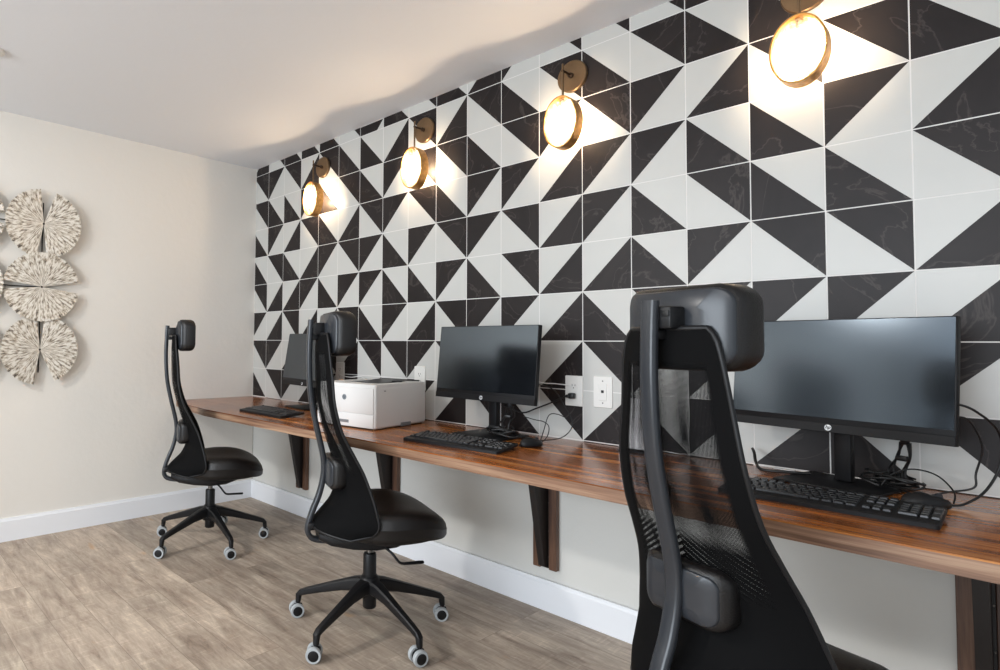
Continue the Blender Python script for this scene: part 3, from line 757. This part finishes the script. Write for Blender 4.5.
text_mesh('logo_letters', 'hp', 0.018, 0.0003, MAT['logo_grey'], lg, (0, -pd / 2 - 0.0052, 0.1435), (PI / 2, 0, 0), 0.3, 0.0003)

# ------------------------------------------------------------------ wall plates
def plate(x, z, label, kind):
    t = thing('wall_outlet' if kind != 'data' else 'data_outlet', label, 'outlet', (x, -0.0068, z))
    bm = bmesh.new(); loft(bm, [[(u * s, y, v * s) for u, v in rrect(0.079, 0.126, 0.004, 3)] for s, y in ((1, 0), (1, -0.003), (0.97, -0.0055))]); obj('cover_plate', bm, MAT['plate'], t)
    if kind == 'duplex':
        for s in (-1, 1):
            bm = bmesh.new(); loft(bm, [[(u, y, v + s * 0.0195) for u, v in rrect(0.034, 0.029, 0.010, 4)] for y in (-0.005, -0.0068)]); rc = obj('receptacle', bm, MAT['plate'], t)
            bm = bmesh.new()
            rbox(bm, (-0.0065, -0.0066, s * 0.0195 + 0.004), (0.0022, 0.001, 0.009)); rbox(bm, (0.0065, -0.0066, s * 0.0195 + 0.004), (0.0022, 0.001, 0.008)); lathe(bm, [(0, 0), (0.0025, 0), (0.0025, 0.0008)], 10, RXP, (0, -0.0064, s * 0.0195 - 0.007)); obj('slots', bm, MAT['cable'], rc, False)
    elif kind == 'data':
        bm = bmesh.new(); rbox(bm, (0, -0.0058, 0), (0.034, 0.003, 0.068), 0.001, 1); obj('insert', bm, MAT['plate'], t)
        bm = bmesh.new(); rbox(bm, (0, -0.0076, 0.002), (0.011, 0.001, 0.011)); obj('jack', bm, MAT['cable'], t, False)
        for s in (-1, 1):
            bm = bmesh.new(); lathe(bm, [(0, 0), (0.003, 0), (0.0025, 0.001)], 10, RXP, (0, -0.0055, s * 0.044)); obj('screw', bm, MAT['screw'], t)
    return t
plate(2.592, 0.946, 'white double power outlet with a black plug in it', 'duplex')
plate(2.718, 0.949, 'white wall plate with one small square data port', 'data')
plate(1.035, 0.957, 'white power outlet on the wall left of the printer', 'duplex')
plate(1.708, 0.955, 'white wall plate half hidden behind the printer', 'duplex')

# ------------------------------------------------------------------ cables
def cable(name, pts, r, label, m='cable', n=8, cat='cable', extra=None):
    bm = bmesh.new(); tube(bm, smooth_pts(pts, n), r, 8)
    if extra: extra(bm)
    return tag(obj(name, bm, MAT[m], None, ang=60), label, cat)
CORDS = []
bm = bmesh.new(); tube(bm, smooth_pts([(2.572, -0.0365, 0.924), (2.53, -0.05, 0.901), (2.452, -0.065, 0.866), (2.392, -0.075, 0.841), (2.342, -0.085, 0.851), (2.302, -0.095, 0.866)], 8), 0.0032, 8); pc = obj('power_cord', bm, MAT['cable'])
bm = bmesh.new(); rbox(bm, (2.592, -0.0285, 0.926), (0.026, 0.026, 0.024), 0.006, 2); rbox(bm, (2.578, -0.0365, 0.924), (0.016, 0.014, 0.014), 0.004, 2); obj('plug', bm, MAT['cable'], pc)
CORDS.append((pc, m2))
CORDS.append((cable('white_cord', [(2.583, -0.012, 0.967), (2.52, -0.03, 0.972), (2.50, -0.08, 0.975), (2.52, -0.16, 0.985)], 0.0022, 'thin white cord from the outlet to the middle monitor edge', 'cable_white'), m2))
CORDS.append((cable('usb_cord', [(2.54, -0.19, 0.975), (2.575, -0.14, 0.955), (2.60, -0.11, 0.90), (2.63, -0.09, 0.82), (2.60, -0.11, 0.765), (2.54, -0.16, 0.748), (2.47, -0.18, 0.746), (2.40, -0.16, 0.755)], 0.0022, 'thin black cord looping from the middle monitor side down to the desk'), m2))
CORDS.append((cable('mouse_cord', [(2.578, -0.236, 0.750), (2.59, -0.21, 0.775), (2.585, -0.19, 0.81), (2.55, -0.17, 0.825), (2.50, -0.16, 0.828), (2.44, -0.15, 0.835)], 0.0018, 'thin cord of the mouse beside the middle monitor'), ms))
CORDS.append((cable('usb_cord', [(2.572, -0.235, 0.749), (2.555, -0.18, 0.79), (2.56, -0.15, 0.85), (2.58, -0.12, 0.855), (2.61, -0.10, 0.84)], 0.0018, 'thin cord rising from the middle mouse against the white tile'), ms))
def attach(o, parent):
    for k in ('label', 'category', 'group'):
        if k in o: del o[k]
    o.parent = parent
    o.matrix_parent_inverse = (Matrix.Translation(parent.location) @ Matrix.Rotation(parent.rotation_euler.z, 4, 'Z')).inverted()
    return o
def bundle(name, cx, cy, label, rz, hang=0.13):
    t = thing(name, label, 'cable', (cx, cy, 0.7505), rz)
    rnd = random.Random(int(cx * 100))
    bm = bmesh.new()
    for k in range(7):
        a0 = rnd.uniform(0, 6.28); pts = []
        rx, ry = rnd.uniform(0.035, 0.06), rnd.uniform(0.018, 0.032)
        ox, oy = rnd.uniform(-0.03, 0.05), rnd.uniform(-0.01, 0.015)
        for q in range(9):
            a = a0 + q / 8 * 2 * PI * 0.92
            pts.append((ox + rx * math.cos(a), oy + ry * math.sin(a), 0.006 + 0.004 * k + 0.012 * (1 + math.sin(a * 2 + k)) * 0.5))
        tube(bm, smooth_pts(pts, 4), 0.0032, 6)
    rings = [(0.0, 0.022), (0.03, 0.03)]
    obj('coil', bm, MAT['cable'], t, ang=60)
    bm = bmesh.new()
    for k in range(4):
        x = 0.01 + 0.013 * k
        tube(bm, smooth_pts([(x, 0, 0.02), (x + rnd.uniform(-.02, .02), 0.01, 0.05), (x * 0.5 + 0.02 + rnd.uniform(-.02, .02), 0.008, 0.09), (0.03 + 0.008 * k, 0.005, hang)], 5), 0.003, 6)
    obj('strand', bm, MAT['cable'], t, ang=60)
    bm = bmesh.new(); rbox(bm, (0.035, 0.004, hang * 0.66), (0.028, 0.016, 0.014), 0.004, 2); obj('tie', bm, MAT['cable'], t)
    bm = bmesh.new(); rbox(bm, (0.042, 0.004, hang + 0.012), (0.017, 0.014, 0.036), 0.003, 2); obj('connector', bm, MAT['plastic'], t)
    return t
bundle('cable_bundle', 2.375, -0.225, 'tangle of black cables coiled on the foot of the middle monitor', 0.2)
bundle('cable_bundle', 3.600, -0.130, 'tangle of black cables behind the foot of the right monitor', -0.5)
# right-hand station cords
CORDS.append((cable('monitor_cord', [(3.738, -0.245, 1.000), (3.775, -0.225, 0.985), (3.815, -0.17, 0.93), (3.815, -0.15, 0.85), (3.79, -0.18, 0.785), (3.755, -0.225, 0.752), (3.73, -0.245, 0.748)], 0.0030, 'thick black cord arching from the right monitor side down to the desk', cat='cable'), m3))
CORDS.append((cable('monitor_cord', [(3.74, -0.225, 0.965), (3.765, -0.19, 0.955), (3.785, -0.16, 0.89), (3.772, -0.15, 0.82), (3.768, -0.16, 0.785), (3.72, -0.16, 0.765), (3.68, -0.16, 0.748), (3.62, -0.13, 0.748)], 0.0024, 'thinner black cord beside the arching one, right of the right monitor'), m3))
CORDS.append((cable('mouse_cord', [(3.737, -0.235, 0.752), (3.735, -0.20, 0.775), (3.70, -0.16, 0.805), (3.65, -0.14, 0.81), (3.61, -0.15, 0.79), (3.59, -0.16, 0.760)], 0.0020, 'thin cord curving up from the nearest mouse'), ms2))
CORDS.append((cable('power_cord', [(3.25, -0.045, 0.80), (3.262, -0.07, 0.790), (3.275, -0.10, 0.765), (3.30, -0.13, 0.7505), (3.36, -0.13, 0.7530), (3.42, -0.11, 0.755)], 0.0045, 'short black cord bending onto the desk left of the right monitor foot'), m3))
cable('white_cable', [(1.035, -0.012, 0.945), (1.08, -0.03, 0.94), (1.16, -0.03, 0.935), (1.25, -0.02, 0.94), (1.32, -0.03, 0.90), (1.38, -0.05, 0.80), (1.44, -0.06, 0.755)], 0.0025, 'thin white cord from the outlet left of the printer', 'cable_white')

for a_, b_ in CORDS: attach(a_, b_)

# product tag lying behind the right monitor
bm = bmesh.new(); rbox(bm, (0, 0, 0), (0.060, 0.012, 0.003), 0.0008, 1)
o = obj('barcode_tag', bm, MAT['paper_tag']); o.location = (3.335, -0.030, 0.7435); o.rotation_euler = (0, 0, math.radians(-8))
tag(o, 'small white tag lying by the wall left of the right monitor stand', 'tag')

# sign holder hidden mostly by the nearest chair
sh = thing('sign_holder', 'white slanted sign holder on the desk behind the nearest chair', 'sign holder', (2.868, -0.075, 0.74))
mx = Matrix.Rotation(math.radians(-14), 3, 'X')
bm = bmesh.new(); rbox(bm, (0, 0.012, 0.104), (0.10, 0.003, 0.19), 0.001, 1, mx); obj('sheet', bm, MAT['card'], sh)
bm = bmesh.new(); rbox(bm, (0, 0.0, 0.003), (0.10, 0.06, 0.005), 0.001, 1); obj('foot', bm, MAT['plastic_grey'], sh)

# ------------------------------------------------------------------ sconces
def oval(rx, rz, n=48): return [(rx * math.cos(2 * PI * q / n), rz * math.sin(2 * PI * q / n)) for q in range(n)]
def make_sconce(label):
    # origin at centre of the ring, y = 0 at the wall face
    t = thing('wall_sconce', label, 'wall lamp', (0, 0, 0), 0, 'sconces on the tiled wall')
    zr = -0.221; yr = -0.086
    bm = bmesh.new(); lathe(bm, [(0, 0), (0.060, 0), (0.067, 0.003), (0.067, 0.014), (0.064, 0.018), (0.0, 0.019)], 40, RXP); obj('backplate', bm, MAT['bronze'], t)
    bm = bmesh.new(); lathe(bm, [(0, 0), (0.011, 0), (0.011, 0.012), (0.007, 0.014), (0.0055, 0.016), (0.0055, 0.072), (0.0, 0.072)], 16, RXP, (0, -0.018, 0)); obj('arm', bm, MAT['bronze_dark'], t)
    bm = bmesh.new(); rbox(bm, (0, yr, (0.03 + zr + 0.104) / 2), (0.0075, 0.008, 0.03 - (zr + 0.104)), 0.0015, 1); obj('rod', bm, MAT['bronze'], t)
    bm = bmesh.new(); a, b = oval(0.076, 0.1085), oval(0.0705, 0.103)
    frame(bm, a, b, yr - 0.026, yr + 0.026)
    bmesh.ops.translate(bm, verts=bm.verts[:], vec=(0, 0, zr)); ring = obj('ring', bm, MAT['ring'], t, ang=50)
    for s in (-1, 1):
        bm = bmesh.new(); rings = []
        for k, dy in ((1.0, 0.0), (0.96, 0.004), (0.8, 0.009), (0.5, 0.013), (0.15, 0.0145)):
            rings.append([(x * k, yr + s * (0.010 + dy), z * k + zr) for x, z in oval(0.0695, 0.102, 40)])
        loft(bm, rings, False, True); obj('crystal', bm, MAT['crystal'], t, ang=80)
    bm = bmesh.new(); lathe(bm, [(0.0, -0.014), (0.004, -0.0135), (0.006, -0.010), (0.006, 0.010), (0.004, 0.0135), (0.0, 0.014)], 14, c=(0, yr, zr + 0.01)); obj('bulb', bm, MAT['bulb'], t)
    bm = bmesh.new(); lathe(bm, [(0.0, 0), (0.007, 0), (0.009, 0.03), (0.009, 0.062), (0.0, 0.062)], 12, c=(0, yr, zr + 0.036)); obj('bulb_holder', bm, MAT['bronze_dark'], t)
    for z in (-0.088, 0.088):
        bm = bmesh.new(); lathe(bm, [(0, 0), (0.003, 0), (0.0025, 0.002)], 10, RXP, (0, yr - 0.0165, zr + z)); obj('pin', bm, MAT['bronze_dark'], t)
    return t
sc = make_sconce('lit oval bronze wall sconce nearest the left corner of the room')
SX = [(0.840, 2.272), (1.735, 2.276), (2.592, 2.280), (3.408, 2.284)]
LB = [None, 'lit oval bronze sconce second from the left corner', 'lit oval bronze sconce second from the right, above the middle monitor', 'largest lit oval bronze sconce, cut by the top edge of the photo']
for i, (x, z) in enumerate(SX):
    o = sc if i == 0 else copy_tree(sc)
    o.location = (x, -0.0068, z)
    if LB[i]: o['label'] = LB[i]

# ------------------------------------------------------------------ wall sculpture
wa = thing('wall_sculpture', 'silver and bronze fan-disc metal wall art on the left wall', 'wall art', (0.0, -1.45, 1.446))
def petal(cy, cz, a0, a1, R, tilt, off):
    # a fan in the yz plane, centre at (cy,cz); angles from +y axis
    bm = bmesh.new(); n = 44
    def ring(k, th):
        out = []
        for q in range(n + 1):
            f = q / n; a = math.radians(a0 + (a1 - a0) * f)
            sc_ = 0.985 + 0.015 * math.cos(q * PI) * (1 if k > 0.8 else 0)
            r = R * k * sc_
            x = off + th + 0.0022 * k * (q % 2) + tilt * k * math.cos(a - math.radians((a0 + a1) / 2)) 
            out.append(Vector((x, r * math.cos(a), r * math.sin(a))))
        return out
    ks = [0.03, 0.25, 0.5, 0.75, 0.92, 1.0]
    F = [[bm.verts.new(p) for p in ring(k, 0.0)] for k in ks]; B = [[bm.verts.new(p) for p in ring(k, -0.002)] for k in ks]
    for G, fl in ((F, 0), (B, 1)):
        for r in range(len(ks) - 1):
            for i in range(n):
                v = (G[r][i], G[r][i + 1], G[r + 1][i + 1], G[r + 1][i]); bm.faces.new(v[::-1] if fl else v)
    for i in range(n): bm.faces.new((F[-1][i], F[-1][i + 1], B[-1][i + 1], B[-1][i])); bm.faces.new((F[0][i], F[0][i + 1], B[0][i + 1], B[0][i]))
    for r in range(len(ks) - 1):
        for e in (0, n): bm.faces.new((F[r][e], F[r + 1][e], B[r + 1][e], B[r][e]))
    o = obj('fan_petal', bm, MAT['art'], wa, ang=25); o.location = (0, cy, cz)
R = 0.205
for cy, flip in ((0, 0), (-0.40, 1)):
    for r, cz in enumerate((0.372, 0.0, -0.366)):
        hz = (r % 2 == 1) != bool(flip)
        if hz:   # split horizontally, gap open to the right
            petal(cy, cz, 12, 172, R, 0.015, 0.035); petal(cy, cz, 186, 352, R, 0.012, 0.035)
        elif r == 0:
            petal(cy, cz, -84, 72, R, 0.012, 0.035); petal(cy, cz, 96, 260, R, 0.015, 0.035)
        else:
            petal(cy, cz, 96, 262, R, 0.015, 0.035); petal(cy, cz, -66, 84, R, 0.012, 0.035)
bm = bmesh.new()
for cy in (0, -0.40): rbox(bm, (0.010, cy, 0), (0.005, 0.006, 1.0))
for cz in (0.372, 0, -0.366): rbox(bm, (0.014, -0.25, cz), (0.005, 0.5, 0.006))
for cy in (0, -0.40):
    for cz in (0.372, 0, -0.366): lathe(bm, [(0, 0), (0.006, 0), (0.006, 0.034), (0, 0.034)], 12, RY, (0.0, cy, cz))
obj('support_rods', bm, MAT['art_rod'], wa)

# unseen dark cabinet, added only to give the middle screen a dark reflection
cb = thing('added_reflection_cabinet', 'unseen dark cabinet added by the left wall to darken the middle screen reflection', 'cabinet', (0.22, -2.85, 0))
bm = bmesh.new(); rbox(bm, (0, 0, 0.76), (0.40, 0.95, 1.48), 0.004, 1); obj('body', bm, MAT['bezel'], cb)
for s_ in (-1, 1):
    bm = bmesh.new(); rbox(bm, (0.205, s_ * 0.236, 0.76), (0.016, 0.46, 1.44), 0.003, 1); dr = obj('added_cabinet_door', bm, MAT['bezel'], cb)
    bm = bmesh.new(); tube(bm, [(0.225, s_ * 0.03, 0.7), (0.225, s_ * 0.03, 0.86)], 0.005, 8); obj('handle', bm, MAT['screw'], dr)

bm = bmesh.new(); rbox(bm, (0.012, -4.55, 1.02), (0.024, 1.0, 2.04), 0.004, 1); dr = struct('added_reflection_door_1', bm, MAT['bezel'])  # unseen dark slab added so the right screen reflects less bright wall
bm = bmesh.new(); rbox(bm, (0.05, -4.12, 1.0), (0.02, 0.12, 0.02), 0.004, 1); obj('added_door_handle', bm, MAT['screw'], dr)
